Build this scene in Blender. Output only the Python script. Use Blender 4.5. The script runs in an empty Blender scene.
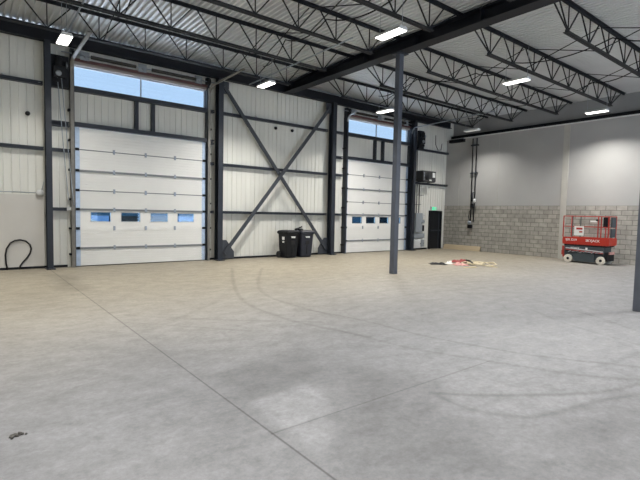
import bpy, math, random
import numpy as np
from mathutils import Vector, Matrix
random.seed(4)
sc = bpy.context.scene
COL = sc.collection
D = 15.72      # inner face of the wall with the overhead doors
E = 21.25      # face of the block wall
H = 1.824

# ---------------------------------------------------------------- helpers
def lin(h):
    v = [int(h[i:i+2], 16)/255 for i in (0, 2, 4)]
    return tuple(c/12.92 if c <= .04045 else ((c+.055)/1.055)**2.4 for c in v) + (1,)

def tag(o, label=None, cat=None, group=None, kind=None):
    if label: o['label'] = label
    if cat: o['category'] = cat
    if group: o['group'] = group
    if kind: o['kind'] = kind
    return o

def empty(name, loc, label=None, cat=None, group=None, kind=None, rz=0):
    o = bpy.data.objects.new(name, None)
    o.empty_display_size = .1
    o.location = loc; o.rotation_euler = (0, 0, rz)
    COL.objects.link(o)
    return tag(o, label, cat, group, kind)

class MB:
    def __init__(s): s.v = []; s.f = []; s.smooth = set()
    def add(s, vs, fs, sm=False):
        n = len(s.v); s.v += [tuple(p) for p in vs]
        for f in fs:
            if sm: s.smooth.add(len(s.f))
            s.f.append(tuple(i+n for i in f))
        return s
    def box(s, x0, x1, y0, y1, z0, z1):
        x0, x1 = sorted((x0, x1)); y0, y1 = sorted((y0, y1)); z0, z1 = sorted((z0, z1))
        vs = [(x, y, z) for z in (z0, z1) for y in (y0, y1) for x in (x0, x1)]
        return s.add(vs, [(0,2,3,1),(4,5,7,6),(0,1,5,4),(2,6,7,3),(0,4,6,2),(1,3,7,5)])
    def bar(s, a, b, w, h, up=(0,0,1)):
        a, b = Vector(a), Vector(b); d = (b-a).normalized(); u = Vector(up)
        if abs(d.dot(u)) > .99: u = Vector((0,1,0))
        r = d.cross(u).normalized(); u = r.cross(d)
        vs = []
        for p in (a, b):
            for sx, sy in ((-1,-1),(1,-1),(1,1),(-1,1)):
                vs.append(p + r*sx*w/2 + u*sy*h/2)
        return s.add(vs, [(3,2,1,0),(4,5,6,7),(0,1,5,4),(1,2,6,5),(2,3,7,6),(3,0,4,7)])
    def tube(s, pts, r, n=8, cap=True):
        pts = [Vector(p) for p in pts]; rings = []; prev = None
        rr = r if isinstance(r, (list, tuple)) else [r]*len(pts)
        for i, p in enumerate(pts):
            t = (pts[min(i+1, len(pts)-1)] - pts[max(i-1, 0)]).normalized()
            if prev is None:
                a = Vector((0,0,1)) if abs(t.z) < .9 else Vector((1,0,0))
                x = t.cross(a).normalized()
            else:
                x = (prev - t*prev.dot(t)).normalized()
            prev = x; y = t.cross(x)
            rings.append([p + (x*math.cos(k*2*math.pi/n) + y*math.sin(k*2*math.pi/n))*rr[i] for k in range(n)])
        vs = [q for ring in rings for q in ring]; fs = []
        for i in range(len(rings)-1):
            for k in range(n):
                k2 = (k+1) % n
                fs.append((i*n+k, i*n+k2, (i+1)*n+k2, (i+1)*n+k))
        s.add(vs, fs, True)
        if cap:
            m = len(s.v) - len(vs)
            s.f.append(tuple(m+k for k in reversed(range(n))))
            s.f.append(tuple(m+(len(rings)-1)*n+k for k in range(n)))
        return s
    def cyl(s, a, b, r, n=20): return s.tube([a, b], r, n)
    def lathe(s, a, axis, prof, n=24):
        """prof: list of (distance along axis, radius)"""
        a = Vector(a); ax = Vector(axis).normalized()
        t = Vector((0,0,1)) if abs(ax.z) < .9 else Vector((1,0,0))
        x = ax.cross(t).normalized(); y = ax.cross(x); vs = []; fs = []
        for d, r in prof:
            for k in range(n):
                an = k*2*math.pi/n
                vs.append(a + ax*d + (x*math.cos(an)+y*math.sin(an))*r)
        for i in range(len(prof)-1):
            for k in range(n):
                k2 = (k+1) % n; fs.append((i*n+k, i*n+k2, (i+1)*n+k2, (i+1)*n+k))
        fs.append(tuple(reversed(range(n)))); fs.append(tuple((len(prof)-1)*n+k for k in range(n)))
        return s.add(vs, fs, True)
    def prism(s, poly, ax, lo, hi):
        """poly in the two axes other than ax, extruded lo..hi"""
        def mk(p, t):
            if ax == 'x': return (t, p[0], p[1])
            if ax == 'y': return (p[0], t, p[1])
            return (p[0], p[1], t)
        n = len(poly); vs = [mk(p, lo) for p in poly] + [mk(p, hi) for p in poly]
        fs = [tuple(reversed(range(n))), tuple(range(n, 2*n))] + [(i, (i+1) % n, n+(i+1) % n, n+i) for i in range(n)]
        return s.add(vs, fs)
    def ibeam(s, a, b, w, h, tf=.025, tw=.02, up=(0,0,1)):
        a, b = Vector(a), Vector(b); d = (b-a).normalized(); u = Vector(up)
        r = d.cross(u).normalized(); u = r.cross(d)
        s.bar(a+u*(h/2-tf/2), b+u*(h/2-tf/2), w, tf, u)
        s.bar(a-u*(h/2-tf/2), b-u*(h/2-tf/2), w, tf, u)
        return s.bar(a, b, tw, h-2*tf, u)
    def build(s, name, mat, parent=None, bevel=0):
        me = bpy.data.meshes.new(name); me.from_pydata(s.v, [], s.f)
        me.materials.append(mat)
        for i in s.smooth:
            if i < len(me.polygons): me.polygons[i].use_smooth = True
        me.update()
        o = bpy.data.objects.new(name, me); COL.objects.link(o)
        if parent: 
            o.parent = parent
        if bevel:
            m = o.modifiers.new('bevel', 'BEVEL'); m.width = bevel; m.segments = 2; m.limit_method = 'ANGLE'
        return o

def recalc(o):
    import bmesh
    bm = bmesh.new(); bm.from_mesh(o.data); bmesh.ops.recalc_face_normals(bm, faces=bm.faces); bm.to_mesh(o.data); bm.free(); return o

def copy_tree(o, parent=None):
    c = o.copy(); COL.objects.link(c); c.parent = parent
    for ch in [k for k in list(bpy.data.objects) if k.parent == o]:
        copy_tree(ch, c)
    return c

# ---------------------------------------------------------------- materials
def mat(name, hexc, rough=.6, metal=0, noise=0, nscale=8, bump=0, bscale=60, spec=.5, stretch=None):
    m = bpy.data.materials.new(name); m.use_nodes = True
    nt = m.node_tree; b = nt.nodes['Principled BSDF']
    b.inputs['Base Color'].default_value = lin(hexc)
    b.inputs['Roughness'].default_value = rough; b.inputs['Metallic'].default_value = metal
    b.inputs['Specular IOR Level'].default_value = spec
    if noise or bump:
        tc = nt.nodes.new('ShaderNodeTexCoord'); mp = nt.nodes.new('ShaderNodeMapping')
        nt.links.new(tc.outputs['Object'], mp.inputs['Vector'])
        if stretch: mp.inputs['Scale'].default_value = stretch
    if noise:
        n = nt.nodes.new('ShaderNodeTexNoise'); n.inputs['Scale'].default_value = nscale; n.inputs['Detail'].default_value = 6
        nt.links.new(mp.outputs[0], n.inputs['Vector'])
        hs = nt.nodes.new('ShaderNodeHueSaturation'); hs.inputs['Color'].default_value = lin(hexc)
        mr = nt.nodes.new('ShaderNodeMapRange'); mr.inputs['From Min'].default_value = .3; mr.inputs['From Max'].default_value = .7
        mr.inputs['To Min'].default_value = 1-noise; mr.inputs['To Max'].default_value = 1+noise
        nt.links.new(n.outputs['Fac'], mr.inputs['Value']); nt.links.new(mr.outputs[0], hs.inputs['Value'])
        nt.links.new(hs.outputs[0], b.inputs['Base Color'])
    if bump:
        n2 = nt.nodes.new('ShaderNodeTexNoise'); n2.inputs['Scale'].default_value = bscale
        nt.links.new(mp.outputs[0], n2.inputs['Vector'])
        bp = nt.nodes.new('ShaderNodeBump'); bp.inputs['Strength'].default_value = bump; bp.inputs['Distance'].default_value = .02
        nt.links.new(n2.outputs['Fac'], bp.inputs['Height']); nt.links.new(bp.outputs[0], b.inputs['Normal'])
    return m

def emis(name, hexc, s):
    m = bpy.data.materials.new(name); m.use_nodes = True
    b = m.node_tree.nodes['Principled BSDF']
    b.inputs['Base Color'].default_value = lin(hexc)
    b.inputs['Emission Color'].default_value = lin(hexc); b.inputs['Emission Strength'].default_value = s
    return m

def glass(name, tint, gl=.08):
    m = bpy.data.materials.new(name); m.use_nodes = True; nt = m.node_tree
    nt.nodes.remove(nt.nodes['Principled BSDF']); out = nt.nodes['Material Output']
    t = nt.nodes.new('ShaderNodeBsdfTransparent'); t.inputs['Color'].default_value = tint
    g = nt.nodes.new('ShaderNodeBsdfGlossy'); g.inputs['Roughness'].default_value = .02
    mx = nt.nodes.new('ShaderNodeMixShader'); mx.inputs[0].default_value = gl
    nt.links.new(t.outputs[0], mx.inputs[1]); nt.links.new(g.outputs[0], mx.inputs[2]); nt.links.new(mx.outputs[0], out.inputs[0])
    return m

M = dict(
 steel=mat('dark_painted_steel', '252A33', .45, 0, .15, 3, spec=.4),
 column=mat('column_paint', '454A54', .45, 0, .12, 3),
 girder=mat('girder_paint', '13161E', .55, 0, .12, 2, spec=.3),
 joist=mat('joist_paint', '1A1D22', .5, 0, .2, 6, spec=.3),
 joistlow=mat('joist_chord_dusty', '232529', .6, 0, .25, 5, spec=.3),
 brace=mat('brace_paint', '34383F', .45, 0, .12, 4),
 liner=mat('liner_panel', 'D3D3CC', .38, 0, .045, 1.2, spec=.5, stretch=(3,1,.3)),
 door=mat('door_white_steel', 'E6E6E3', .42, 0, .02, 2, spec=.5),
 doorjoint=mat('door_joint_gasket', '75797C', .5),
 galv=mat('galvanized_steel', '9BA3AC', .35, .6, .12, 20),
 track=mat('weathered_track_steel', '77746E', .45, .4, .15, 6),
 heater=mat('heater_dark_grey', '3A3B3D', .5, .2),
 galvblue=mat('bright_galvanized_stile', 'B4C4D8', .35, .35, .1, 10),
 deck=mat('roof_deck_galvanized', 'DADCDE', .36, .4, .03, 1.5, stretch=(1,.25,1)),
 precast=mat('precast_wall_paint', '9C9C9B', .75, 0, .06, .6, bump=.1, bscale=8),
 upper=mat('upper_wall_board', '8F8F8F', .8, 0, .04, 1),
 pil=mat('joint_strip_mortar', 'A9A7A1', .8, 0, .05, 3),
 black=mat('black_plastic', '17191D', .5, 0, .1, 10, spec=.25),
 blackmetal=mat('black_metal', '191B1F', .6, 0, spec=.2),
 rubber=mat('black_rubber', '121315', .6),
 navy=mat('dark_navy_plastic', '1B1F2C', .4, 0, .08, 8),
 greybox=mat('grey_enclosure', '8F969C', .45, .1, .04, 6),
 lightgrey=mat('light_grey_plastic', 'C9CBCB', .5),
 patch=mat('grey_wall_board', 'BDBBB6', .7, 0, .035, 1.5),
 wood=mat('tan_board', 'A99A80', .8, 0, .1, 4, stretch=(1,.2,4)),
 paleblock=mat('pale_wood_strip', 'CBBB98', .8, 0, .1, 12),
 red=mat('lift_red_paint', 'B02A1A', .4, 0, .06, 10),
 redr=mat('lift_rail_paint', 'A8332A', .42, 0, .06, 10),
 liftgrey=mat('lift_chassis_grey', '3A444A', .45, 0, .08, 8),
 wheel=mat('offwhite_wheel', 'D8D2C4', .6, 0, .08, 10),
 white=mat('white_print', 'E6E6E4', .5),
 meshgrey=mat('lift_mesh_panel', '8E8985', .6),
 redcloth=mat('red_cloth', '8A4443', .9, 0, .2, 15, bump=.5, bscale=20),
 pinkcloth=mat('faded_red_cloth', 'B58A84', .9, 0, .2, 15, bump=.5, bscale=20),
 whitecloth=mat('white_cloth', 'E4E2DD', .9, 0, .05, 15),
 rope=mat('tan_rope', 'CBBFA3', .9, 0, .15, 30),
 spring=mat('spring_steel', '35332F', .5, .5),
 rusty=mat('red_oxide_header', '4E2F2C', .6, 0, .15, 4),
 warmgrey=mat('header_flashing', '8C8680', .6, 0, .06, 3),
 lens=emis('lamp_lens', 'FFFCF6', 5),
 dimlens=emis('dim_lamp_lens', 'C9C9C6', .35),
 green=emis('exit_sign_face', '3FBF8B', 1.2),
 ground=mat('outdoor_paving', 'CBD8E8', .9, 0, .05, .2),
 bluewall=mat('blue_grey_render', '303F55', .9, 0, .05, .3),
 teal=mat('teal_paint', '08202B', .8, 0, .1, .5, spec=.05),
 tealdark=mat('dark_teal_cladding', '050C11', .9, 0, .1, .3, spec=0),
 rubble=mat('grey_grit', '4A4845', .9, 0, .4, 60),
 skyglass=glass('clear_glass', (.97,.98,1,1), .03),
 doorglass=glass('tinted_glass', (.62,.84,1,1), .04),
)

# floor: worn concrete, worn marks and a painted pool of daylight form a colour attribute of the slab
def floor_mat():
    m = bpy.data.materials.new('worn_concrete'); m.use_nodes = True; nt = m.node_tree; b = nt.nodes['Principled BSDF']
    L = nt.links.new
    at = nt.nodes.new('ShaderNodeAttribute'); at.attribute_name = 'wear_light'
    tc = nt.nodes.new('ShaderNodeTexCoord')
    def noise(sc_, det, rough=.6, st=None):
        n = nt.nodes.new('ShaderNodeTexNoise'); n.inputs['Scale'].default_value = sc_; n.inputs['Detail'].default_value = det; n.inputs['Roughness'].default_value = rough
        if st:
            mp = nt.nodes.new('ShaderNodeMapping'); mp.inputs['Scale'].default_value = st; mp.inputs['Rotation'].default_value = (0,0,.5)
            L(tc.outputs['Object'], mp.inputs[0]); L(mp.outputs[0], n.inputs['Vector'])
        else: L(tc.outputs['Object'], n.inputs['Vector'])
        return n
    n1 = noise(.35, 3); n2 = noise(2.6, 10, .78, (1,1.5,1)); n3 = noise(16, 8, .85)
    def mr(src, lo, hi, a=.3, c=.7):
        r = nt.nodes.new('ShaderNodeMapRange'); r.inputs['From Min'].default_value = a; r.inputs['From Max'].default_value = c
        r.inputs['To Min'].default_value = lo; r.inputs['To Max'].default_value = hi; L(src, r.inputs['Value']); return r.outputs[0]
    def mul(a, c):
        x = nt.nodes.new('ShaderNodeMath'); x.operation = 'MULTIPLY'; L(a, x.inputs[0]); L(c, x.inputs[1]); return x.outputs[0]
    v = mul(mul(mr(n1.outputs['Fac'], .96, 1.04), mr(n2.outputs['Fac'], .78, 1.17)), mr(n3.outputs['Fac'], .72, 1.26))
    vm = nt.nodes.new('ShaderNodeVectorMath'); vm.operation = 'SCALE'; L(at.outputs['Color'], vm.inputs[0]); L(v, vm.inputs['Scale'])
    L(vm.outputs[0], b.inputs['Base Color'])
    L(mr(n2.outputs['Fac'], .62, .48), b.inputs['Roughness'])
    b.inputs['Specular IOR Level'].default_value = .35
    bp = nt.nodes.new('ShaderNodeBump'); bp.inputs['Strength'].default_value = .12; bp.inputs['Distance'].default_value = .01
    L(n3.outputs['Fac'], bp.inputs['Height']); L(bp.outputs[0], b.inputs['Normal'])
    return m

def block_mat():
    m = bpy.data.materials.new('concrete_block'); m.use_nodes = True; nt = m.node_tree; b = nt.nodes['Principled BSDF']; L = nt.links.new
    tc = nt.nodes.new('ShaderNodeTexCoord'); sx = nt.nodes.new('ShaderNodeSeparateXYZ'); cx = nt.nodes.new('ShaderNodeCombineXYZ')
    L(tc.outputs['Object'], sx.inputs[0]); L(sx.outputs['Y'], cx.inputs['X']); L(sx.outputs['Z'], cx.inputs['Y'])
    br = nt.nodes.new('ShaderNodeTexBrick'); L(cx.outputs[0], br.inputs['Vector'])
    br.inputs['Scale'].default_value = 1; br.inputs['Brick Width'].default_value = .4; br.inputs['Row Height'].default_value = .2
    br.inputs['Mortar Size'].default_value = .012; br.inputs['Mortar Smooth'].default_value = .3
    br.inputs['Color1'].default_value = lin('8E8C86'); br.inputs['Color2'].default_value = lin('A09D96'); br.inputs['Mortar'].default_value = lin('67655F')
    n = nt.nodes.new('ShaderNodeTexNoise'); n.inputs['Scale'].default_value = 5; n.inputs['Detail'].default_value = 8; L(tc.outputs['Object'], n.inputs['Vector'])
    hs = nt.nodes.new('ShaderNodeHueSaturation'); r = nt.nodes.new('ShaderNodeMapRange')
    r.inputs['From Min'].default_value = .3; r.inputs['From Max'].default_value = .7; r.inputs['To Min'].default_value = .84; r.inputs['To Max'].default_value = 1.14
    L(n.outputs['Fac'], r.inputs[0]); L(r.outputs[0], hs.inputs['Value']); L(br.outputs['Color'], hs.inputs['Color']); L(hs.outputs[0], b.inputs['Base Color'])
    bp = nt.nodes.new('ShaderNodeBump'); bp.inputs['Strength'].default_value = .6; bp.inputs['Distance'].default_value = .01; bp.invert = True
    L(br.outputs['Fac'], bp.inputs['Height']); L(bp.outputs[0], b.inputs['Normal'])
    b.inputs['Roughness'].default_value = .85
    return m

# ---------------------------------------------------------------- camera
F = 449.856
cam = bpy.data.cameras.new('camera'); co = bpy.data.objects.new('camera', cam); COL.objects.link(co)
r_, u_, f_ = Vector((0.78817284,-0.61510194,0.02081298)), Vector((0.01998857,0.05938289,0.99803513)), Vector((0.61512928,0.78620816,-0.05909899))
mw = Matrix((r_, u_, -f_)).transposed().to_4x4(); mw.translation = Vector((0,0,H))
co.matrix_world = mw
cam.sensor_width = 36; cam.lens = F/640*36; cam.clip_end = 500; cam.clip_start = .05
sc.camera = co
def onfloor(x, y, z=0):
    d = f_ + r_*((x-320)/F) - u_*((y-240)/F); t = (z-H)/d.z
    return (d.x*t, d.y*t)

# ---------------------------------------------------------------- floor
def build_floor():
    X0, X1, Y0, Y1 = -6.0, 21.9, -7.0, 15.95
    xs = np.concatenate([np.arange(X0, -.5, .25), np.arange(-.5, 10, .035), np.arange(10, X1, .06), [X1]])
    ys = np.concatenate([np.arange(Y0, 1.2, .25), np.arange(1.2, 7, .03), np.arange(7, Y1, .06), [Y1]])
    xs = np.unique(np.round(np.concatenate([xs, np.arange(1.85, 1.99, .006)]), 4)); ys = np.unique(np.round(np.concatenate([ys, np.arange(3.04, 3.10, .006)]), 4))
    nx, ny = len(xs), len(ys)
    gx, gy = np.meshgrid(xs, ys)
    co_ = np.stack([gx.ravel(), gy.ravel(), np.zeros(nx*ny)], 1).astype(np.float32)
    me = bpy.data.meshes.new('floor')
    me.vertices.add(nx*ny); me.vertices.foreach_set('co', co_.ravel())
    i, j = np.meshgrid(np.arange(nx-1), np.arange(ny-1)); a = (j*nx+i).ravel()
    q = np.stack([a, a+1, a+1+nx, a+nx], 1).astype(np.int32); nf = len(q)
    me.loops.add(nf*4); me.loops.foreach_set('vertex_index', q.ravel())
    me.polygons.add(nf); me.polygons.foreach_set('loop_start', np.arange(0, nf*4, 4, dtype=np.int32))
    me.update(calc_edges=True)
    P = co_[:, :2].astype(np.float64)
    rng = np.random.RandomState(3)
    # wobble, so that patch edges are not ruled
    wob = np.stack([.05*np.sin(P[:,1]*3.1+1)+.03*np.sin(P[:,0]*7+P[:,1]*5), .05*np.sin(P[:,0]*2.7)+.03*np.cos(P[:,1]*8-P[:,0]*3)], 1)
    Q = P + wob
    base = np.array(lin('6F7073')[:3]); col = np.tile(base, (len(P), 1))
    tan = np.array(lin('8D8677')[:3])
    # grey blends to tan towards the doors
    t = np.clip((Q[:,1]+.35*Q[:,0]*0-3.8)/8.5, 0, 1)[:, None]; t = t*t*(3-2*t)
    col = col*(1-t) + tan*t
    val = np.ones(len(P))
    def dseg(pts, R=P):
        dm = np.full(len(R), 1e9)
        for (ax, ay), (bx, by) in zip(pts[:-1], pts[1:]):
            d = np.array([bx-ax, by-ay]); L2 = d@d
            tt = np.clip(((R[:,0]-ax)*d[0]+(R[:,1]-ay)*d[1])/L2, 0, 1)
            dm = np.minimum(dm, np.hypot(R[:,0]-ax-tt*d[0], R[:,1]-ay-tt*d[1]))
        return dm
    def smooth_poly(px):
        pts = [onfloor(*p) for p in px]; out = []
        for k in range(len(pts)-1):
            p0 = pts[max(k-1,0)]; p1 = pts[k]; p2 = pts[k+1]; p3 = pts[min(k+2, len(pts)-1)]
            for s in np.linspace(0, 1, 6, endpoint=False):
                out.append(tuple(.5*((2*p1[i])+(-p0[i]+p2[i])*s+(2*p0[i]-5*p1[i]+4*p2[i]-p3[i])*s*s+(-p0[i]+3*p1[i]-3*p2[i]+p3[i])*s**3) for i in (0,1)))
        out.append(pts[-1]); return out
    def mark(px, w, amt, soft=None):
        nonlocal val
        d = dseg(smooth_poly(px)); soft = soft or w*.6
        k = 1-np.clip((d-w*.32)/soft, 0, 1)
        val = val*(1-1.45*amt*k)
    def patch(px, amt, soft=.12, R=Q):
        nonlocal val
        pts = [onfloor(*p) for p in px]; n = len(pts); ins = np.zeros(len(R), bool)
        for k in range(n):
            (ax, ay), (bx, by) = pts[k], pts[(k+1) % n]
            c = ((ay > R[:,1]) != (by > R[:,1]))
            with np.errstate(divide='ignore', invalid='ignore'):
                xx = (bx-ax)*(R[:,1]-ay)/(by-ay+1e-12)+ax
            ins ^= c & (R[:,0] < xx)
        d = dseg(pts+[pts[0]], R); sd = np.where(ins, d, -d)
        k = np.clip(sd/soft*.5+.5, 0, 1)
        val = val*(1+1.9*amt*k)
    # patches
    patch([(0,335),(140,330),(250,345),(330,400),(315,470),(150,480),(0,480)], -.03, 1.0)
    patch([(215,377),(300,350),(330,372),(300,384),(250,402)], -.13, .15)
    patch([(250,403),(306,384),(330,400),(336,430),(322,458)], .12, .04, P)
    patch([(330,420),(338,362),(412,378),(440,395),(486,436),(530,480),(352,480)], -.14, .25)
    patch([(338,362),(300,345),(330,300),(420,300),(415,378)], -.03, .6)
    patch([(590,420),(640,400),(640,480),(560,480)], -.15, .35)
    patch([(412,335),(560,322),(640,335),(640,375),(560,400),(440,392)], .13, .8)  # pool of daylight on the right, painted into the slab colour
    patch([(440,395),(560,400),(600,415),(560,478),(500,440)], .04, .5)
    patch([(55,275),(72,276),(82,290),(62,290)], -.2, .3)
    patch([(100,348),(160,342),(205,352),(180,372),(120,368)], -.06, .3)
    patch([(0,290),(60,292),(50,310),(0,312)], -.06, .5)
    patch([(200,402),(245,398),(260,430),(215,440)], -.06, .2)
    patch([(60,420),(110,400),(170,450),(110,475)], .05, .3)
    # tyre tracks
    T = [
     ([(300,309),(320,312),(370,322),(420,335),(495,349),(545,357),(640,367)], .05, .16),
     ([(330,328),(365,337),(420,350),(495,362),(570,374),(640,380)], .06, .14),
     ([(432,393),(470,395),(540,395),(600,392),(640,384)], .05, .2),
     ([(438,396),(470,409),(520,417),(545,415),(600,401),(640,394)], .05, .17),
     ([(510,303),(535,311),(570,325),(640,345)], .06, .1),
     ([(535,300),(590,315),(640,332)], .06, .1),
     ([(232,268),(234,285),(245,302),(280,317),(320,327),(370,337)], .07, .14),
     ([(262,268),(258,285),(270,297),(300,307),(330,315)], .07, .14),
     ([(125,315),(180,318),(235,320),(320,322)], .05, .12),
     ([(115,322),(180,326),(250,331)], .05, .1),
     ([(95,300),(150,300),(220,303)], .06, .07),
     ([(110,335),(150,330),(220,300)], .08, .07),
     ([(380,345),(300,352),(225,372),(130,412)], .1, .06),
     ([(345,310),(400,296),(460,290),(540,283)], .08, .06),
     ([(330,299),(400,289),(470,282),(560,278)], .08, .06),
     ([(415,450),(500,440),(640,425)], .12, .05),
     ([(560,372),(600,366),(640,352)], .05, .1),
     ([(170,470),(230,450),(320,420),(400,400)], .08, .05),
     ([(20,380),(90,372),(190,392)], .1, .05),
    ]
    for px, w, a in T: mark(px, w, a)
    # scuffs
    for k in range(150):
        x, y = rng.uniform(60, 640), rng.uniform(290, 470)
        an = rng.uniform(0, 6.28); ln = rng.uniform(4, 14)
        pts = [(x+ln*math.cos(an+s*rng.uniform(.3, 2))*s, y+ln*.4*math.sin(an+s)*s) for s in (0, .5, 1)]
        c = onfloor(x, y)
        near = np.hypot(P[:,0]-c[0], P[:,1]-c[1]) < 1.5
        if near.sum() == 0: continue
        idx = np.where(near)[0]; pl = smooth_poly(pts); d = dseg(pl, P[idx])
        kk = 1-np.clip((d-.008)/.03, 0, 1); val[idx] *= 1-rng.uniform(.05, .18)*kk
    # saw-cut joints
    for (ax, w) in ((1.93, .02),):
        d = np.abs(P[:,0]-(1.88+ (14-P[:,1])*.006)); val *= 1-.6*(1-np.clip((d-.003)/.011, 0, 1))
    d = np.abs(P[:,1]-3.07); val *= 1-.4*(1-np.clip((d-.003)/.011, 0, 1))*(P[:,0] > 1.93)*(P[:,0] < 5.2)
    d = np.abs(P[:,1]-9.44); val *= 1-.07*(1-np.clip((d-.01)/.05, 0, 1))
    d = np.abs(P[:,0]-10.35); val *= 1-.06*(1-np.clip((d-.01)/.05, 0, 1))
    # darker band along the wall base
    val *= 1-.12*np.clip(1-(D-P[:,1])/.8, 0, 1)
    col = col*val[:, None]
    ca = me.color_attributes.new('wear_light', 'FLOAT_COLOR', 'POINT')
    ca.data.foreach_set('color', np.concatenate([col, np.ones((len(P),1))], 1).astype(np.float32).ravel())
    me.materials.append(floor_mat())
    o = bpy.data.objects.new('floor', me); COL.objects.link(o)
    tag(o, 'grey worn concrete slab with tyre tracks and saw-cut joints', 'floor', kind='structure')
build_floor()

# ---------------------------------------------------------------- wall_back (the wall with the overhead doors)
D1 = (2.62, 6.9); D2 = (13.72, 17.98); DH = 4.33
W1 = (2.62, 6.86); W2 = (13.72, 17.9)
WZ = (5.54, 6.2)
YW = 15.80
def liner(mb, x0, x1, z0, z1, y=YW):
    p = .1; xs = []; x = math.ceil(x0/p)*p
    prof = [(x0, y)]
    k = int(round(x/p))
    while x < x1-.03:
        w = .013 if k % 10 else .02; dp = .012 if k % 10 else .024
        if k % 2 == 0:
            if x-w > prof[-1][0]: prof += [(x-w, y), (x-w*.5, y+dp), (x+w*.5, y+dp), (x+w, y)]
        k += 1; x = k*p
    prof.append((x1, y))
    n = len(prof)
    vs = [(a, b, z0) for a, b in prof] + [(a, b, z1) for a, b in prof]
    mb.add(vs, [(i, i+1, n+i+1, n+i) for i in range(n-1)])
    mb.box(x0, x1, y+.06, y+.16, z0, z1)
wb = MB()
for x0, x1, z0, z1 in [(-6, D1[0], 0, 7.1), (D1[1], D2[0], 0, 7.1), (D2[1], 21.95, 0, 7.1),
                       (*D1, DH, WZ[0]), (*D2, DH, WZ[0]), (*D1, WZ[1], 7.1), (*D2, WZ[1], 7.1)]:
    liner(wb, x0, x1, z0, z1)
o = wb.build('wall_back', M['liner']); tag(o, 'off-white ribbed metal liner wall with the overhead doors', 'wall', kind='structure')
# base trim
for i, (a, b) in enumerate([(-1, 2.4), (7.05, D2[0]-.05), (18.05, 19.75)]):
    m = MB().box(a, b, YW-.06, YW, 0, .07); o = m.build('trim_%d' % (i+1), M['blackmetal']); tag(o, kind='structure')
    tag(o, ['dark base angle left of the left overhead door', 'dark base angle under the X bracing', 'dark base angle right of the right overhead door'][i], 'trim')

# grey board patch left
o = MB().box(-1.0, 1.79, YW-.05, YW, 0, 2.2).build('wall_board', M['patch']); tag(o, 'plain grey board panel on the wall behind the black hose', 'wall panel')

# ---------------------------------------------------------------- wall_right
wr = empty('wall_right', (0,0,0), 'grey wall with concrete block base and painted precast above', 'wall', kind='structure')
MB().box(E+.02, E+.58, -7, 16, 2.4, 6.03).build('upper_panel', M['precast'], wr)
MB().box(E, E+.58, -7, 16, 0, 2.4).build('block_base', block_mat(), wr)
MB().box(E-.012, E+.03, 9.2, 9.46, 0, 6.03).build('joint_strip', M['pil'], wr)
MB().box(E-.03, E+.4, -7, 15.7, 6.03, 6.075).build('cap_flashing', M['lightgrey'], wr)
MB().box(E+.60, E+.7, -7, 16, 6.0, 7.1).build('high_wall', M['upper'], wr)
MB().box(E+.36, E+.6, -7, 15.78, 6.08, 6.30).build('dark_gap', M['blackmetal'], wr)
m = MB()
for y in (5.9, 12.6, 14.9): m.box(E+.012, E+.03, y-.006, y+.006, 2.4, 6.03)
m.build('panel_joint', M['pil'], wr)

# unseen sides of the hall
o = MB().box(-6.2, -6, -7, 16, 0, 7.1).build('wall_left', M['liner']); tag(o, 'plain light side wall', 'wall', kind='structure')
m = MB()
for x0, x1, z0, z1 in [(-6, 3, 0, 7.1), (8, 11, 0, 7.1), (19, 21.95, 0, 7.1), (3, 8, 4.2, 7.1), (11, 19, 4.6, 7.1), (3, 8, 0, .3), (11, 19, 0, .3)]:
    m.box(x0, x1, -7.2, -7, z0, z1)
o = m.build('wall_front', M['liner']); tag(o, 'light wall behind the viewer with two wide openings', 'wall', kind='structure')

# ---------------------------------------------------------------- ceiling: ribbed steel deck
m = MB(); prof = []; x = -6.2; p = .152
while x < 21.95:
    prof += [(x, 7.18), (x+.07, 7.18), (x+.085, 7.105), (x+.137, 7.105)]; x += p
prof.append((x, 7.18)); n = len(prof)
m.add([(a, -7.2, z) for a, z in prof] + [(a, 16, z) for a, z in prof], [(i, n+i, n+i+1, i+1) for i in range(n-1)])
m.box(-6.2, 22, -7.2, 16, 7.19, 7.3)
o = m.build('ceiling', M['deck']); tag(o, 'grey ribbed steel roof deck', 'ceiling', kind='structure')

# ---------------------------------------------------------------- girders and columns
GX = 10.35
def girder(x, y0, y1, label):
    g = empty('roof_girder', (x, (y0+y1)/2, 6.68), label, 'girder')
    MB().box(-.2, .2, y0-(y0+y1)/2, y1-(y0+y1)/2, 0, .03).build('bottom_flange', M['girder'], g)
    MB().box(-.2, .2, y0-(y0+y1)/2, y1-(y0+y1)/2, .33, .36).build('top_flange', M['girder'], g)
    MB().box(-.012, .012, y0-(y0+y1)/2, y1-(y0+y1)/2, .03, .33).build('web_plate', M['girder'], g)
    k = y0+1
    while k < y1:
        if k < 15.5: MB().box(-.18, .18, k-.008-(y0+y1)/2, k+.008-(y0+y1)/2, .03, .33).build('stiffener', M['girder'], g)
        k += 2.1
    return g
girder(GX, -6.9, 15.5, 'deep dark navy steel girder crossing the ceiling over the free-standing column')
girder(-.75, -6.9, 15.5, 'dark steel girder beyond the left edge of the view')

def hss_column(x, y, label, w=.18):
    c = empty('steel_column', (x, y, 0), label, 'column', 'free-standing steel columns')
    MB().box(-w/2, w/2, -w/2, w/2, 0, 6.66).build('shaft', M['column'], c, .012)
    MB().box(-.2, .2, -.17, .17, 6.655, 6.679).build('cap_plate', M['steel'], c)
    return c
hss_column(10.37, 9.53, 'slim free-standing dark steel column in the middle of the floor')
hss_column(10.545, 3.07, 'dark steel column at the right edge of the photo, nearest the viewer')
hss_column(10.35, -3.1, 'dark steel column behind the viewer')

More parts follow.
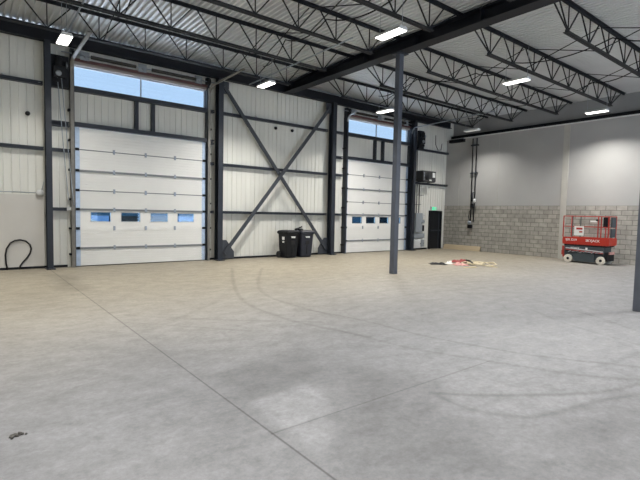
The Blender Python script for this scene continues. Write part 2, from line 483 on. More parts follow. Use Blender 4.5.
# columns along the wall
def wall_column(x, w, label):
    c = empty('wall_column', (x, 15.5, 0), label, 'column', 'steel columns along the door wall')
    MB().ibeam((0,0,.03), (0,0,6.66), w, .30, .02, .015, up=(0,1,0)).build('shaft', M['steel'], c)
    MB().box(-w/2-.04, w/2+.04, -.26, .24, 0, .03).build('base_plate', M['steel'], c)
    return c
wall_column(1.90, .15, 'dark steel column between the black hose and the left overhead door')
wall_column(7.33, .19, 'dark steel column at the left foot of the X bracing')
wall_column(12.72, .20, 'dark steel column at the right foot of the X bracing')
wall_column(18.10, .18, 'dark steel column just right of the right overhead door')

# eave beam
e = empty('eave_beam', (8, 15.55, 6.66), 'long dark steel beam along the top of the door wall', 'beam')
MB().box(-13.9, 13.2, -.1, .1, 0, .025).build('bottom_flange', M['girder'], e)
MB().box(-13.9, 13.2, -.1, .1, .36, .385).build('top_flange', M['girder'], e)
MB().box(-13.9, 13.2, -.01, .01, .025, .36).build('web_plate', M['girder'], e)
o = MB().cyl((-1, 15.38, 7.0), (20.9, 15.38, 7.0), .028, 10).build('wall_pipe', M['galv']); tag(o, 'thin grey pipe running along the top of the eave beam', 'pipe')

# girts
def girt(x0, x1, z, label, h=.1, d=.16):
    g = MB(); y1 = YW-.002; y0 = y1-d
    g.box(x0, x1, y1-.008, y1, z-h/2, z+h/2); g.box(x0, x1, y0, y1-.008, z+h/2-.01, z+h/2); g.box(x0, x1, y0, y1-.008, z-h/2, z-h/2+.01)
    g.box(x0, x1, y0, y0+.01, z-h/2+.01, z-h/2+.045); g.box(x0, x1, y0, y0+.01, z+h/2-.045, z+h/2-.01)
    o = g.build('wall_girt', M['steel']); tag(o, label, 'girt', 'horizontal girts of the door wall'); return o
for z, w in ((1.79, 'lowest'), (3.57, 'middle'), (5.47, 'top')):
    girt(7.46, 12.58, z, w+' horizontal dark girt behind the X bracing')
    if z > 2.3: girt(-1, 1.8, z, ('lower' if z < 4 else 'upper')+' horizontal dark girt at the far left of the wall')
    girt(2.0, 2.5 if z<5 else 2.48, z, w+' short girt left of the left overhead door')
    girt(7.02, 7.2, z, w+' short girt between the left overhead door and its column')
    girt(12.86, 13.5, z, w+' short girt left of the right overhead door')
girt(2.0, 2.48, 4.36, 'short girt level with the head of the left overhead door, left of it', .16)
girt(7.02, 7.2, 4.36, 'short girt level with the head of the left overhead door, right of it', .16)
girt(12.86, 13.5, 4.36, 'short girt level with the head of the right overhead door, left of it', .12)
girt(18.36, E, 3.52, 'girt under the heater near the corner')
girt(18.36, E, 5.3, 'girt high above the heater near the corner')

# door surrounds: jambs, header, sill, studs, window
def surround(n, d, lab):
    x0, x1 = d
    t = empty('trim_%d' % (n+3), ((x0+x1)/2, YW, 0), 'dark steel framing around the %s overhead door' % lab, 'door framing', kind='structure')
    cx = (x0+x1)/2
    hd = MB().box(x0-cx, x1-cx, -.2, 0, DH+.0, DH+.13).build('header', M['steel'], t)
    MB().box(x0-cx, x1-cx, -.2, 0, WZ[0]-.14, WZ[0]).build('sill', M['steel'], t)
    MB().box(x0-cx, x1-cx, -.12, 0, WZ[1], WZ[1]+.09).build('window_header', M['warmgrey'], t)
    MB().box(x0-cx, x1-cx, -.2, 0, WZ[1]+.09, WZ[1]+.15).build('lintel', M['rusty'], t)
    for s, xx in ((-1, x0), (1, x1)):
        MB().box(xx-cx-(.10 if s < 0 else 0), xx-cx+(0 if s < 0 else .10), -.17, 0, 0, 6.64).build('jamb', M['steel'], t)
    for k in (-.30, .24):
        c = k
        MB().box(c-.055, c+.055, -.15, 0, DH+.13, WZ[0]-.14).build('stud', M['steel'], t)
    w = empty('window_%d' % n, (cx, YW, WZ[0]), 'long clerestory window above the %s overhead door' % lab, 'window', kind='structure')
    h = WZ[1]-WZ[0]
    fr = MB().box(x0-cx, x1-cx, .02, .08, 0, .03).box(x0-cx, x1-cx, .02, .08, h-.03, h)
    fr.box(x0-cx, x0-cx+.03, .02, .08, .03, h-.03).box(x1-cx-.03, x1-cx, .02, .08, .03, h-.03).box(-.12-.018, -.12+.018, .02, .08, .03, h-.03)
    fr.build('window_frame', M['galv'], w)
    MB().box(x0-cx+.03, -.14, .045, .051, .03, h-.03).build('pane', M['skyglass'], w)
    MB().box(-.10, x1-cx-.03, .045, .051, .03, h-.03).build('pane', M['skyglass'], w)
surround(1, D1, 'left'); surround(2, D2, 'right')

# ---------------------------------------------------------------- overhead doors
SEAM = [.02, .58, 1.20, 1.80, 2.39, 3.0, 3.65, 4.32]
def overhead(n, d, wins, hx, lab, glassmat, wz):
    x0, x1 = d; cx = (x0+x1)/2
    t = empty('door_%d' % n, (cx, D, 0), 'white sectional overhead door, the %s one, with a row of four small windows' % lab, 'overhead door', kind='structure')
    X0, X1 = x0-cx, x1-cx; yb, yf = .05, 0
    for k in range(7):
        z0, z1 = SEAM[k], SEAM[k+1]-.001
        m = MB()
        nr = 6; prof = []
        # horizontal micro ribs
        steps = 7
        if k == 2:
            # section with window openings
            wz0, wz1 = wz
            cols = [X0+.14]+[v-cx for w in wins for v in w]+[X1-.14]
            for q in range(0, len(cols), 2): m.box(cols[q], cols[q+1], yf, yb, z0, z1)
            for w in wins:
                m.box(w[0]-cx, w[1]-cx, yf, yb, z0, wz0); m.box(w[0]-cx, w[1]-cx, yf, yb, wz1, z1)
        else:
            hh = (z1-z0)/steps
            for q in range(steps):
                a = z0+q*hh
                m.box(X0+.14, X1-.14, yf+.010, yb, a, a+hh)
                m.box(X0+.14, X1-.14, yf-.008, yf+.010, a+.013, a+hh-.013)
        s = m.build('door_section', M['door'], t)
        MB().box(X0, X0+.14, yf-.004, yb, z0, z1).build('end_stile', M['galvblue'], s)
        MB().box(X1-.14, X1, yf-.004, yb, z0, z1).build('end_stile', M['galvblue'], s)
        if k == 2:
            for w in wins:
                a, b = w[0]-cx, w[1]-cx
                fm = MB().box(a-.02, b+.02, -.008, 0, wz[0]-.02, wz[0]).box(a-.02, b+.02, -.008, 0, wz[1], wz[1]+.02).box(a-.02, a, -.008, 0, wz[0], wz[1]).box(b, b+.02, -.008, 0, wz[0], wz[1])
                fr = fm.build('window_frame', M['lightgrey'] if n == 1 else M['black'], s)
                MB().box(a, b, .02, .026, wz[0], wz[1]).build('window_pane', glassmat, s)
    for k in range(1, 7):
        z = SEAM[k]
        thick = .065 if k in (1, 3, 5) else .03
        if k != 2: MB().box(X0+.02, X1-.02, -.035 if k in (1,3,5) else -.012, -.001, z-thick/2-.006, z+thick/2-.006).build('seam_rail', M['doorjoint'], t)
        for hxx in hx:
            MB().box(hxx-cx-.03, hxx-cx+.03, -.045, -.03 if k in (1,3,5) else -.012, z-.07, z+.07).build('hinge', M['galv'], t)
        for s in (-1, 1):
            e_ = X0+.07 if s < 0 else X1-.07
            MB().box(e_-.05, e_+.05, -.05, -.005, z-.04, z+.04).bar((e_, -.05, z), (e_+s*.11, -.05, z), .02, .02).build('roller_bracket', M['blackmetal'], t)
    MB().box(X0, X1, -.01, .05, 0, .02).build('bottom_seal', M['rubber'], t)
    # vertical lift tracks
    for s in (-1, 1):
        xx = (X0-.07) if s < 0 else (X1+.07)
        tk = MB()
        tk.box(xx-.045, xx+.045, -.16, -.13, 0, 6.25); tk.box(xx-s*.0+.0-.05, xx+.05, -.13, -.02, 0, 6.25) if s == 9 else None
        tk.box(xx+s*.045-.006, xx+s*.045+.006, -.13, .07, 0, 6.2)
        tko = tk.build('vertical_track', M['track'] if n == 1 else M['steel'], t)
        c = MB(); pts = []
        L_ = 2.6 if n == 1 else (4.6 if s > 0 else .55)
        for a in range(0, 10):
            an = a/9*math.pi/2
            pts.append((xx, -.145-.3*(1-math.cos(an)), 6.25-.1+.3*math.sin(an)-.15))
        pts.append((xx, -.145-.3-L_+.3, pts[-1][2]+(.03 if n == 1 else .1)))
        for a, b in zip(pts[:-1], pts[1:]): c.bar(a, b, .09, .03, up=(0,.01,1) if abs((Vector(b)-Vector(a)).normalized().z) < .9 else (0,1,0))
        c.build('upper_track', M['track'] if n == 1 else M['galv'], t)
        for z in (.4, 1.2, 2.1, 3.0, 3.9, 4.8):
            MB().box(xx+s*.05, xx+s*.1, -.14, .07, z-.03, z+.03).build('track_bracket', M['blackmetal'], t)
    # torsion shaft with springs and bearing plates
    zs = 6.47; ys = -.16
    MB().cyl((X0-.35, ys, zs), (X1+.25, ys, zs), .016, 10).build('torsion_shaft', M['galv'], t)
    for a, b in ((X0+.45, -.35), (.15, X1-.45)):
        sp = MB(); L_ = b-a; nn = int(L_/.03)
        pr = [(i*L_/(2*nn), .058 if i % 2 else .048) for i in range(2*nn+1)]
        sp.lathe((a, ys, zs), (1,0,0), pr, 10).build('torsion_spring', M['spring'], t)
    for a in (X0+.3, -.12, X1-.32):
        MB().box(a-.13, a+.13, ys+.08, ys+.12, zs-.17, zs+.15).cyl((a, ys+.08, zs), (a, ys-.02, zs), .035, 12).build('bearing_plate', M['greybox'], t)
    for a in (X0-.02, X1+.02):
        MB().lathe((a-.05, ys, zs), (1,0,0), [(0,.12),(.01,.12),(.015,.09),(.085,.09),(.09,.12),(.1,.12)], 20).build('cable_drum', M['blackmetal'], t)
    MB().box(X0, X1, .09-.12, .07, 6.36, 6.4).build('spring_pad', M['rusty'], t)
    return t
overhead(1, D1, [(3.06,3.64),(3.97,4.57),(4.92,5.50),(5.86,6.45)], (3.75, 4.75, 5.75), 'left', M['doorglass'], (1.42, 1.71))
overhead(2, D2, [(14.2,14.78),(15.1,15.68),(16.02,16.6),(16.95,17.5)], (14.85, 15.9, 16.95), 'right', M['doorglass'], (1.41, 1.68))

# door operators
def operator(x, y, z, w, label, chain_to=None):
    t = empty('door_operator', (x, y, z), label, 'door motor')
    MB().box(-w/2-.03, w/2+.03, .0, .12, -.46, .46).build('mounting_plate', M['blackmetal'], t)
    MB().box(-w/2+.02, w/2-.06, -.16, 0, -.22, .12).build('gear_housing', M['black'], t, .02)
    MB().lathe((-.02, -.1, .12), (0,0,1), [(0,.09),(.02,.1),(.22,.1),(.25,.07)], 20).build('motor', M['blackmetal'], t)
    MB().lathe((w/2-.05, -.08, .18), (1,0,0), [(0,.10),(.015,.1),(.02,.04),(.04,.04)], 20).build('sprocket', M['galv'], t)
    MB().lathe((-.05, -.19, -.1), (0,1,0), [(0,.07),(.02,.08),(.03,.08)], 16).build('brake_cap', M['greybox'], t)
    MB().box(-w/2+.03, 0, -.2, -.16, -.36, -.26).build('control_cover', M['blackmetal'], t)
    if chain_to:
        for dx in (0, .1):
            pts = []
            for i in range(15):
                s = i/14; pts.append((-.08+dx+(chain_to[0]+dx*.3)*s, -.1-.05*math.sin(s*3.14), -.1-chain_to[1]*(s+.06*math.sin(s*3.14))))
            MB().tube(pts, .012, 6).build('hand_chain', M['galv'], t)
    return t
operator(2.22, 15.52, 5.87, .42, 'black door motor unit with chain, left of the left clerestory window', (.27, 3.85))
operator(18.36, 15.2, 5.68, .34, 'black door motor unit on the column right of the right clerestory window')
# chain keeper
t = empty('chain_keeper', (2.44, 15.62, 1.8), 'small grey chain keeper beside the left door track', 'chain holder')
MB().box(-.06, .06, 0, .04, -.06, .06).box(-.03, .03, -.05, 0, -.03, .03).build('bracket', M['lightgrey'], t)

# X bracing
def brace(a, b, label):
    t = empty('cross_brace', ((a[0]+b[0])/2, a[1], 0), label, 'brace', 'X bracing members'); cx = (a[0]+b[0])/2
    MB().bar((a[0]-cx, 0, a[2]), (b[0]-cx, b[1]-a[1], b[2]), .13, .06, up=(0,1,0)).build('brace_bar', M['brace'], t)
    for p, s in ((a, 1), (b, -1)):
        up = 1 if p[2] < 3 else -1
        gx = p[0]-cx; dx = (1 if gx < 0 else -1)
        MB().prism([(gx-dx*.1, p[2]-up*.2), (gx+dx*(.42 if up > 0 else .2), p[2]-up*.2), (gx+dx*(.42 if up > 0 else .2), p[2]+up*.05), (gx+dx*.1, p[2]+up*(.5 if up > 0 else .25)), (gx-dx*.1, p[2]+up*(.5 if up > 0 else .25))], 'y', p[1]-a[1]+.033, p[1]-a[1]+.048).build('gusset_plate', M['brace'], t)
    return t
brace((7.55, 15.47, .25), (12.52, 15.47, 6.42), 'diagonal X brace rising to the right, from left column foot')
brace((12.52, 15.56, .25), (7.55, 15.56, 6.42), 'diagonal X brace rising to the left, from right column foot')

# ---------------------------------------------------------------- open web joists
def joist_proto(x0, x1, nodes, mirrored):
    t = empty('roof_joist', (0, 0, 0))
    zt, zb = 7.06, 6.37
    for s in (-1, 1):
        MB().box(x0, x1, s*.012, s*.075, zt+.03, zt+.042).box(x0, x1, s*.012, s*.02, zt-.035, zt+.03).build('top_chord', M['joist'], t)
        MB().box(nodes[0]-.12, nodes[-1]+.12, s*.012, s*.07, zb-.01, zb).box(nodes[0]-.12, nodes[-1]+.12, s*.012, s*.02, zb, zb+.06).build('bottom_chord', M['joistlow'], t)
    def web(a, b, w=.028): MB().bar((a, 0, zb+.03), (b, 0, zt+.0), w, w, up=(0,1,0)).build('web_bar', M['joist'], t)
    tops = [(a+b)/2 for a, b in zip(nodes[:-1], nodes[1:])]
    tops = [nodes[0]-.62] + tops + [nodes[-1]+.62]
    for i, nd in enumerate(nodes):
        web(nd, tops[i]+.05); web(nd, tops[i+1]-.05); web(nd, nd, .024)
    web(nodes[0], max(x0+.06, nodes[0]-1.1)); web(nodes[-1], min(x1-.06, nodes[-1]+1.1))
    return t
YJ = [3.2, 5.24, 7.34, 9.44, 11.53, 13.63]
ordn = ['nearest the viewer', 'second from the viewer', 'third from the viewer, before the middle column', 'at the middle column', 'second from the door wall', 'nearest the door wall']
for side, (x0, x1, nodes) in {'right': (GX+.03, E+.52, [11.69+1.237*k for k in range(8)]),
                              'left': (-.74, GX-.03, [9.0-1.22*k for k in range(8)][::-1])}.items():
    pr = None
    for y, w in zip(YJ, ordn):
        if pr is None: j = pr = joist_proto(x0, x1, nodes, False)
        else: j = copy_tree(pr)
        j.location = (0, y, 0)
        tag(j, 'dark open-web roof joist %s of the girder, %s' % (side, w), 'joist', 'open-web joists %s of the girder' % side)
        # the joists at a column line tie into it
# girder joist chord extension at the column
# bridging between joists: crossed rods
def bridging(x, ya, yb, label):
    m = MB()
    m.bar((x, ya, 7.0), (x, yb, 6.4), .02, .02); m.bar((x+.05, ya, 6.4), (x+.05, yb, 7.0), .02, .02)
    o = m.build('joist_bridging', M['joist']); tag(o, label, 'bridging', 'crossed bridging rods between joists')
for xi, x in enumerate((13.6, 17.2)):
    for a, b in zip(range(len(YJ)-1), range(1, len(YJ))):
        bridging(x, YJ[a]+.03, YJ[b]-.03, 'crossed bridging rods right of girder, %s row, %s' % (['near','far'][xi], ['nearest the viewer','behind the nearest','in front of the middle column line','behind the middle column line','closest to the door wall'][a]))
for xi, x in enumerate((3.0, 6.9)):
    for a, b in zip(range(len(YJ)-1), range(1, len(YJ))):
        bridging(x, YJ[a]+.03, YJ[b]-.03, 'crossed bridging rods left of girder, %s row, %s' % (['left','right'][xi], ['nearest the viewer','behind the nearest','in front of the middle column line','behind the middle column line','closest to the door wall'][a]))
# drooping cables in the joist space
def cable(pts, sag, label):
    P_ = []
    for (a, b) in zip(pts[:-1], pts[1:]):
        for i in range(9):
            s = i/8; p = Vector(a).lerp(Vector(b), s); p.z -= sag*4*s*(1-s); P_.append(p)
    o = MB().tube(P_, .018, 6).build('ceiling_cable', M['rubber']); tag(o, label, 'cable')
cable([(14.0, 14.0, 6.9), (13.2, 11.6, 7.0), (14.3, 9.5, 6.9), (14.2, 8.1, 6.9), (14.6, 5.3, 7.0), (15.2, 3.3, 6.9)], .22, 'black cable drooping from joist to joist near the centre light')
cable([(20.5, 14.0, 6.9), (19.4, 11.6, 7.0), (19.8, 9.5, 7.0), (18.6, 7.4, 6.95), (17.5, 5.3, 6.95), (16.4, 3.3, 6.9)], .2, 'black cable drooping between joists at the far right')
cable([(8.2, 13.9, 6.9), (7.6, 11.6, 7.0), (7.5, 9.5, 6.9), (8.0, 7.4, 6.95), (8.5, 5.3, 7.0)], .22, 'black cable drooping between joists left of the girder')
# conduits to the lights
def conduit(a, b, label):
    o = MB().cyl(a, b, .022, 8).build('light_conduit', M['galv']); tag(o, label, 'conduit', 'thin conduits feeding the lights')
conduit((8.0, 14.5, 6.36), (7.9, 8.9, 6.36), 'thin grey conduit under the joists left of the girder')
conduit((2.12, 13.9, 6.4), (2.1, 9.8, 6.4), 'thin grey conduit leading to the light above the left column')

# ---------------------------------------------------------------- lights
def light_proto():
    t = empty('high_bay_light', (0,0,6.3))
    h = MB().prism([(-.14,.018),(.14,.018),(.1,.09),(-.1,.09)], 'y', -.39, .39).build('housing', M['lightgrey'], t)
    MB().box(-.125, .125, -.37, .37, .0, .018).build('lens', M['lens'], t)
    MB().cyl((0,-.35,.09), (0,-.35,1.09), .006, 6).cyl((0,.35,.09), (0,.35,1.09), .006, 6).build('hanger', M['galv'], t)
    return t
LX = [1.98, 7.83, 13.45, 19.53, -3.9]; LY = [13.07, 7.5, 1.9, -3.7]  # last column is unseen, added to brighten the left wall and floor
posn = {(0,0): 'rectangular ceiling light at far left, above the wall column', (1,0): 'rectangular ceiling light left of the girder, above the X bracing',
        (1,1): 'rectangular ceiling light in front of the girder, left of the middle column top', (2,1): 'rectangular ceiling light right of the girder, on the right half of the ceiling',
        (2,0): 'rectangular ceiling light above the right clerestory window, behind the middle column', (3,1): 'rectangular ceiling light near the red lift side of the right wall',
        (3,0): 'rectangular ceiling light in the far corner above the wall conduits, smallest in view'}
LC = lin('FFFBF4')[:3]
lp = None
for j, y in enumerate(LY):
    for i, x in enumerate(LX):
        if lp is None: t = lp = light_proto()
        else: t = copy_tree(lp)
        t.location = (x, y, 6.0)
        tag(t, posn.get((i, j), 'rectangular ceiling light out of view, column %s row %s' % (['one','two','three','four','left'][i], ['far','mid','near','behind'][j])), 'ceiling light', 'rectangular ceiling lights')
        if (i, j) == (3, 0):
            for ch in [k for k in bpy.data.objects if k.parent == t and k.name.startswith('lens')]:
                ch.material_slots[0].link = 'OBJECT'; ch.material_slots[0].material = M['dimlens']
            continue
        ld = bpy.data.lights.new('lamp', 'AREA'); ld.shape = 'RECTANGLE'; ld.size = .25; ld.size_y = .74; ld.energy = 108; ld.spread = math.radians(130); ld.color = LC
        lo = bpy.data.objects.new('lamp_glow', ld); COL.objects.link(lo); lo.location = (0, 0, -.012); lo.parent = t
# ---------------------------------------------------------------- small wall things
o = MB().tube([(x, YW-.075, z) for x, z in [(.87,.0),(.83,.2),(.82,.44),(.85,.62),(.94,.78),(1.05,.85),(1.18,.87),(1.32,.83),(1.42,.72),(1.45,.6),(1.42,.47),(1.34,.33),(1.23,.2),(1.17,.1),(1.15,.0)]], .022, 10).build('hose', M['rubber'])
tag(o, 'black hose loop rising from the floor against the grey board', 'hose')
t = empty('junction_box', (1.69, YW-.03, 2.26), 'round white junction box with conduit at the top of the grey board', 'junction box')
MB().lathe((0, 0, 0), (0,-1,0), [(0,.09),(.09,.1),(.12,.07)], 20).build('box_body', M['lightgrey'], t)
MB().cyl((-.08, -.04, 0), (-2.6, -.04, 0), .012, 8).cyl((.04, -.04, .04), (.12, -.04, .35), .01, 8).build('conduit', M['galv'], t)
for x, z, l in ((9.91, 5.24, 'small round black knob on the liner under the top girt, left of two'), (10.72, 5.24, 'small round black knob on the liner under the top girt, right of two'), (1.42, 4.55, 'small round black knob high on the wall left of the left column')):
    o = MB().lathe((x, YW, z), (0,-1,0), [(0,.03),(.05,.03),(.055,.065),(.1,.06),(.12,.03)], 16).build('round_wall_fixture', M['black']); tag(o, l, 'wall fixture', 'round black wall fixtures')
for x, z, l in ((.85, 5.6, 'small white sprinkler fitting on the upper girt at far left'), (9.0, 5.6, 'small white fitting on the top girt behind the left diagonal'), (1.72, 5.56, 'small white fitting on the girt beside the left column')):
    o = MB().lathe((x, YW-.1, z-.082), (0,0,1), [(0,.03),(.03,.045),(.07,.03),(.08,.01)], 12).build('pipe_fitting', M['lightgrey']); tag(o, l, 'fitting')

# heater on the girt
t = empty('unit_heater', (19.15, 15.42, 3.58), 'dark unit heater standing on the girt near the corner', 'heater')
MB().box(-.55, .5, -.2, .28, .04, .58).build('heater_case', M['heater'], t, .02)
MB().lathe((-.2, -.21, .3), (0,1,0), [(0,.2),(.012,.21),(.02,.18)], 24).build('fan_ring', M['black'], t)
MB().box(.2, .42, -.215, -.2, .25, .5).build('label_plate', M['lightgrey'], t)
MB().box(-.05, .12, -.22, -.2, .06, .14).build('cover_plate', M['lightgrey'], t)
for q in range(6): MB().box(-.5, -.42, -.21, -.2, .1+q*.07, .13+q*.07).build('louvre', M['galv'], t)
for s in (-1, 1): MB().box(s*.4-.03, s*.4+.03, -.2, .28, 0, .04).build('foot', M['steel'], t)

# electrical boxes
def ebox(name, x0, x1, z0, z1, dpt, label, cat, m='greybox'):
    cx = (x0+x1)/2
    t = empty(name, (cx, YW, z0), label, cat)
    MB().box(x0-cx, x1-cx, -dpt, 0, 0, z1-z0).build('enclosure', M[m], t, .008)
    MB().box(x0-cx+.02, x1-cx-.02, -dpt-.012, -dpt, .02, z1-z0-.02).build('cover', M[m], t, .004)
    MB().box(x1-cx-.07, x1-cx-.045, -dpt-.03, -dpt-.012, (z1-z0)*.45, (z1-z0)*.55).build('latch', M['blackmetal'], t)
    return t
ebox('electrical_panel', 18.62, 19.16, .92, 1.95, .18, 'tall grey electrical panel left of the black exit door', 'electrical panel')
ebox('cable_tray_box', 18.55, 19.42, .62, .86, .14, 'wide grey trough box under the tall electrical panel', 'electrical box')
ebox('floor_cabinet', 18.5, 19.05, .08, .56, .2, 'light grey cabinet at the wall base under the electrical panel', 'electrical box', 'lightgrey')
ebox('disconnect_switch', 19.12, 19.38, .15, .52, .16, 'small grey switch box near the wall base beside the light grey cabinet', 'switch box')
ebox('control_box', 19.25, 19.42, .98, 1.3, .1, 'small dark control box on the wall between panel and exit door', 'control box', 'blackmetal')
ebox('relay_box', 19.25, 19.45, 1.4, 1.6, .1, 'small grey box above the dark control box beside the exit door', 'control box')
ebox('push_button_station', 19.28, 19.42, 1.7, 1.95, .08, 'small light box level with the top of the electrical panel', 'switch', 'lightgrey')
for k, (x, z0, z1, l) in enumerate([(18.78, 1.95, 3.46, 'grey conduit rising from the left of the electrical panel to the girt'), (18.98, 1.95, 3.46, 'grey conduit rising from the right of the electrical panel to the girt'), (18.72, 3.58, 5.24, 'grey conduit between the two girts left of the heater')]):
    m = MB().cyl((x, YW-.06, z0), (x, YW-.06, z1), .018, 8)
    if k < 2: m.cyl((x-.2, YW-.09, z0+.45+k*.5), (x+.35, YW-.09, z0+.45+k*.5), .012, 6)
    o = m.build('wall_conduit', M['steel']); tag(o, l, 'conduit', 'conduits by the electrical panel')
o = MB().tube([(20.2, YW-.05, 6.2), (20.2, YW-.06, 5.7), (20.4, YW-.07, 5.42), (20.65, YW-.07, 5.45), (20.75, YW-.06, 5.8)], .018, 8).build('wall_cable', M['rubber']); tag(o, 'dark cable loop high on the wall near the corner', 'cable')

# exit door
t = empty('door_3', (20.4, YW, 0), 'black exit door in the far corner', 'door', kind='structure')
MB().box(-.53, -.45, -.1, 0, 0, 2.1).box(.45, .53, -.1, 0, 0, 2.1).box(-.45, .45, -.1, 0, 2.03, 2.1).build('door_frame', M['blackmetal'], t)
lf = MB().box(-.45, .45, -.05, 0, .01, 2.03).build('door_leaf', M['black'], t)
MB().box(-.42, .42, -.12, -.08, .98, 1.04).box(-.42, -.36, -.1, -.05, .96, 1.06).box(.36, .42, -.1, -.05, .96, 1.06).build('push_bar', M['steel'], lf)
MB().box(.26, .34, -.065, -.05, .02, 2.0).build('astragal_strip', M['steel'], lf)
t = empty('exit_sign', (20.22, YW-.07, 2.2), 'small green lit exit sign above the black exit door', 'exit sign')
MB().box(-.2, .2, -.03, .065, -.08, .12).build('sign_case', M['lightgrey'], t)
MB().box(-.18, .18, -.036, -.03, -.06, .10).build('sign_face', M['green'], t)
def text(s, size, matx, parent, loc, rot, name='lettering', ext=.002):
    cu = bpy.data.curves.new('t', 'FONT'); cu.body = s; cu.size = size; cu.extrude = ext; cu.align_x = 'CENTER'; cu.align_y = 'CENTER'; cu.offset = size*.015
    tmp = bpy.data.objects.new('t', cu); COL.objects.link(tmp); bpy.context.view_layer.update()
    me = bpy.data.meshes.new_from_object(tmp.evaluated_get(bpy.context.evaluated_depsgraph_get()))
    bpy.data.objects.remove(tmp); o = bpy.data.objects.new(name, me); COL.objects.link(o)
    me.materials.clear(); me.materials.append(matx); o.parent = parent; o.location = loc; o.rotation_euler = rot
    return o
# running figure pictogram on the sign
MB().lathe((-.02, -.038, .075), (0,-1,0), [(0,.013),(.003,.013)], 10).bar((-.02,-.04,.055), (.0,-.04,.01), .003, .022).bar((0,-.04,.01), (.04,-.04,-.02), .003, .012).bar((0,-.04,.01), (-.03,-.04,-.04), .003, .012).bar((-.02,-.04,.05), (-.06,-.04,.02), .003, .01).box(.07,.13,-.039,-.037,-.045,.085).build('pictogram', M['white'], t)

# ---------------------------------------------------------------- right wall things
t = empty('wall_conduit_riser', (E, 13.95, 1.2), 'pair of dark vertical pipes with valves on the right wall', 'pipe riser')
for dy, zt_ in ((.12, 4.75), (-.12, 4.75)):
    MB().cyl((-.08, dy*.7, .35), (-.08, dy, zt_), .028, 10).build('pipe', M['blackmetal'], t)
MB().box(-.14, 0, -.2, .2, 4.35, 4.42).build('strap', M['steel'], t); MB().box(-.14, 0, -.2, .2, 2.9, 2.95).build('strap', M['steel'], t)
MB().box(-.16, 0, -.1, .1, 1.1, 1.3).build('regulator_box', M['blackmetal'], t, .02)
MB().lathe((-.22, -.2, 1.55), (0,0,-1), [(0,.06),(.16,.065),(.18,.03)], 14).build('filter_cup', M['lightgrey'], t)
MB().cyl((-.1, .02, 1.42), (-.1, .02, 1.9), .035, 10).build('valve_pipe', M['steel'], t)
MB().lathe((-.12, .08, .3), (-1,0,0), [(0,.03),(.03,.1),(.1,.1),(.12,.04)], 18).build('gauge', M['galv'], t)
MB().box(-.16, 0, .0, .22, 0, .18).build('outlet_box', M['blackmetal'], t, .02)
MB().tube([(-.12,.1,.35),(-.16,.16,.6),(-.14,.12,.9),(-.1,.05,1.05)], .02, 8).build('short_hose', M['rubber'], t)
t = empty('leaning_board', (E-.05, 14.7, 0), 'long low tan board leaning against the block wall in the corner', 'board')
recalc(MB().add([(-.14,-1.33,0),(-.14,.95,0),(-.02,.95,.25),(-.02,-1.33,.25),(-.10,-1.33,0),(-.10,.95,0),(.02,.95,.25),(.02,-1.33,.25)], [(0,1,2,3),(7,6,5,4),(0,4,5,1),(1,5,6,2),(2,6,7,3),(3,7,4,0)]).build('board_panel', M['wood'], t))
t = empty('beam_bracket', (E+.1, 15.2, 5.85), 'dark steel bracket at the top of the wall in the far corner', 'bracket')
MB().box(-.3, .1, -.6, .3, 0, .16).build('bracket_plate', M['blackmetal'], t)

# ---------------------------------------------------------------- scissor lift
t = empty('scissor_lift', (19.85, 7.8, 0), 'red and grey scissor lift parked beside the block wall', 'scissor lift')
def lp_(mb, name, m, bev=0, par=t): return mb.build(name, M[m], par, bev)
# local: x 0..0.8 (0 faces the viewer), y: +.85 (left in view) .. -.85
ch = lp_(MB().box(.05, .72, -.8, .8, .16, .42), 'chassis', 'liftgrey', .015)
for yy0, yy1 in ((-.38, .42),):
    lp_(MB().box(0, .09, yy0, yy1, .07, .42), 'side_tray', 'liftgrey', .012)
lp_(MB().box(-.005, .75, -.72, .78, .42, .70), 'scissor_cover', 'liftgrey', .01)
# scissor arms folded: shallow diagonals
for z, mm in ((.50, 'redr'), (.56, 'lightgrey'), (.45, 'blackmetal')):
    lp_(MB().bar((-.02, -.7, z-.04), (-.02, .72, z+.04), .03, .035).bar((.77, -.7, z-.04), (.77, .72, z+.04), .03, .035), 'scissor_arm', mm)
m = MB()
for q in range(9): m.bar((-.03, .62-q*.15, .44+.02*(q % 3)), (-.03, .50-q*.15, .50-.02*(q % 2)), .012, .03)
lp_(m, 'linkage_pins', 'galv')
lp_(MB().box(-.012, -.006, -.3, .25, .435, .475), 'hazard_strip', 'lightgrey')
for y in (.62, -.62):
    for x in (.0, .68):
        w = lp_(MB().lathe((x-.02, y, .165), (1,0,0), [(0,.12),(.0,.165),(.11,.165),(.115,.12)], 28), 'wheel', 'wheel')
        lp_(MB().lathe((x-.035, y, .165), (1,0,0), [(0,.03),(.002,.05),(.016,.055)], 16), 'hub', 'blackmetal', 0, w)
lp_(MB().box(.1, .65, .8, .9, .2, .62), 'ladder_plate', 'redr', .01)
lp_(MB().box(.0, .05, .74, .88, .48, .68).box(.0, .05, .8, .9, .3, .48), 'corner_guard', 'redr')
lp_(MB().box(.0, .75, -.84, -.74, .14, .5), 'end_bumper', 'blackmetal', .01)
lp_(MB().box(.15, .6, -.9, -.84, .42, .52), 'step', 'pinkcloth')
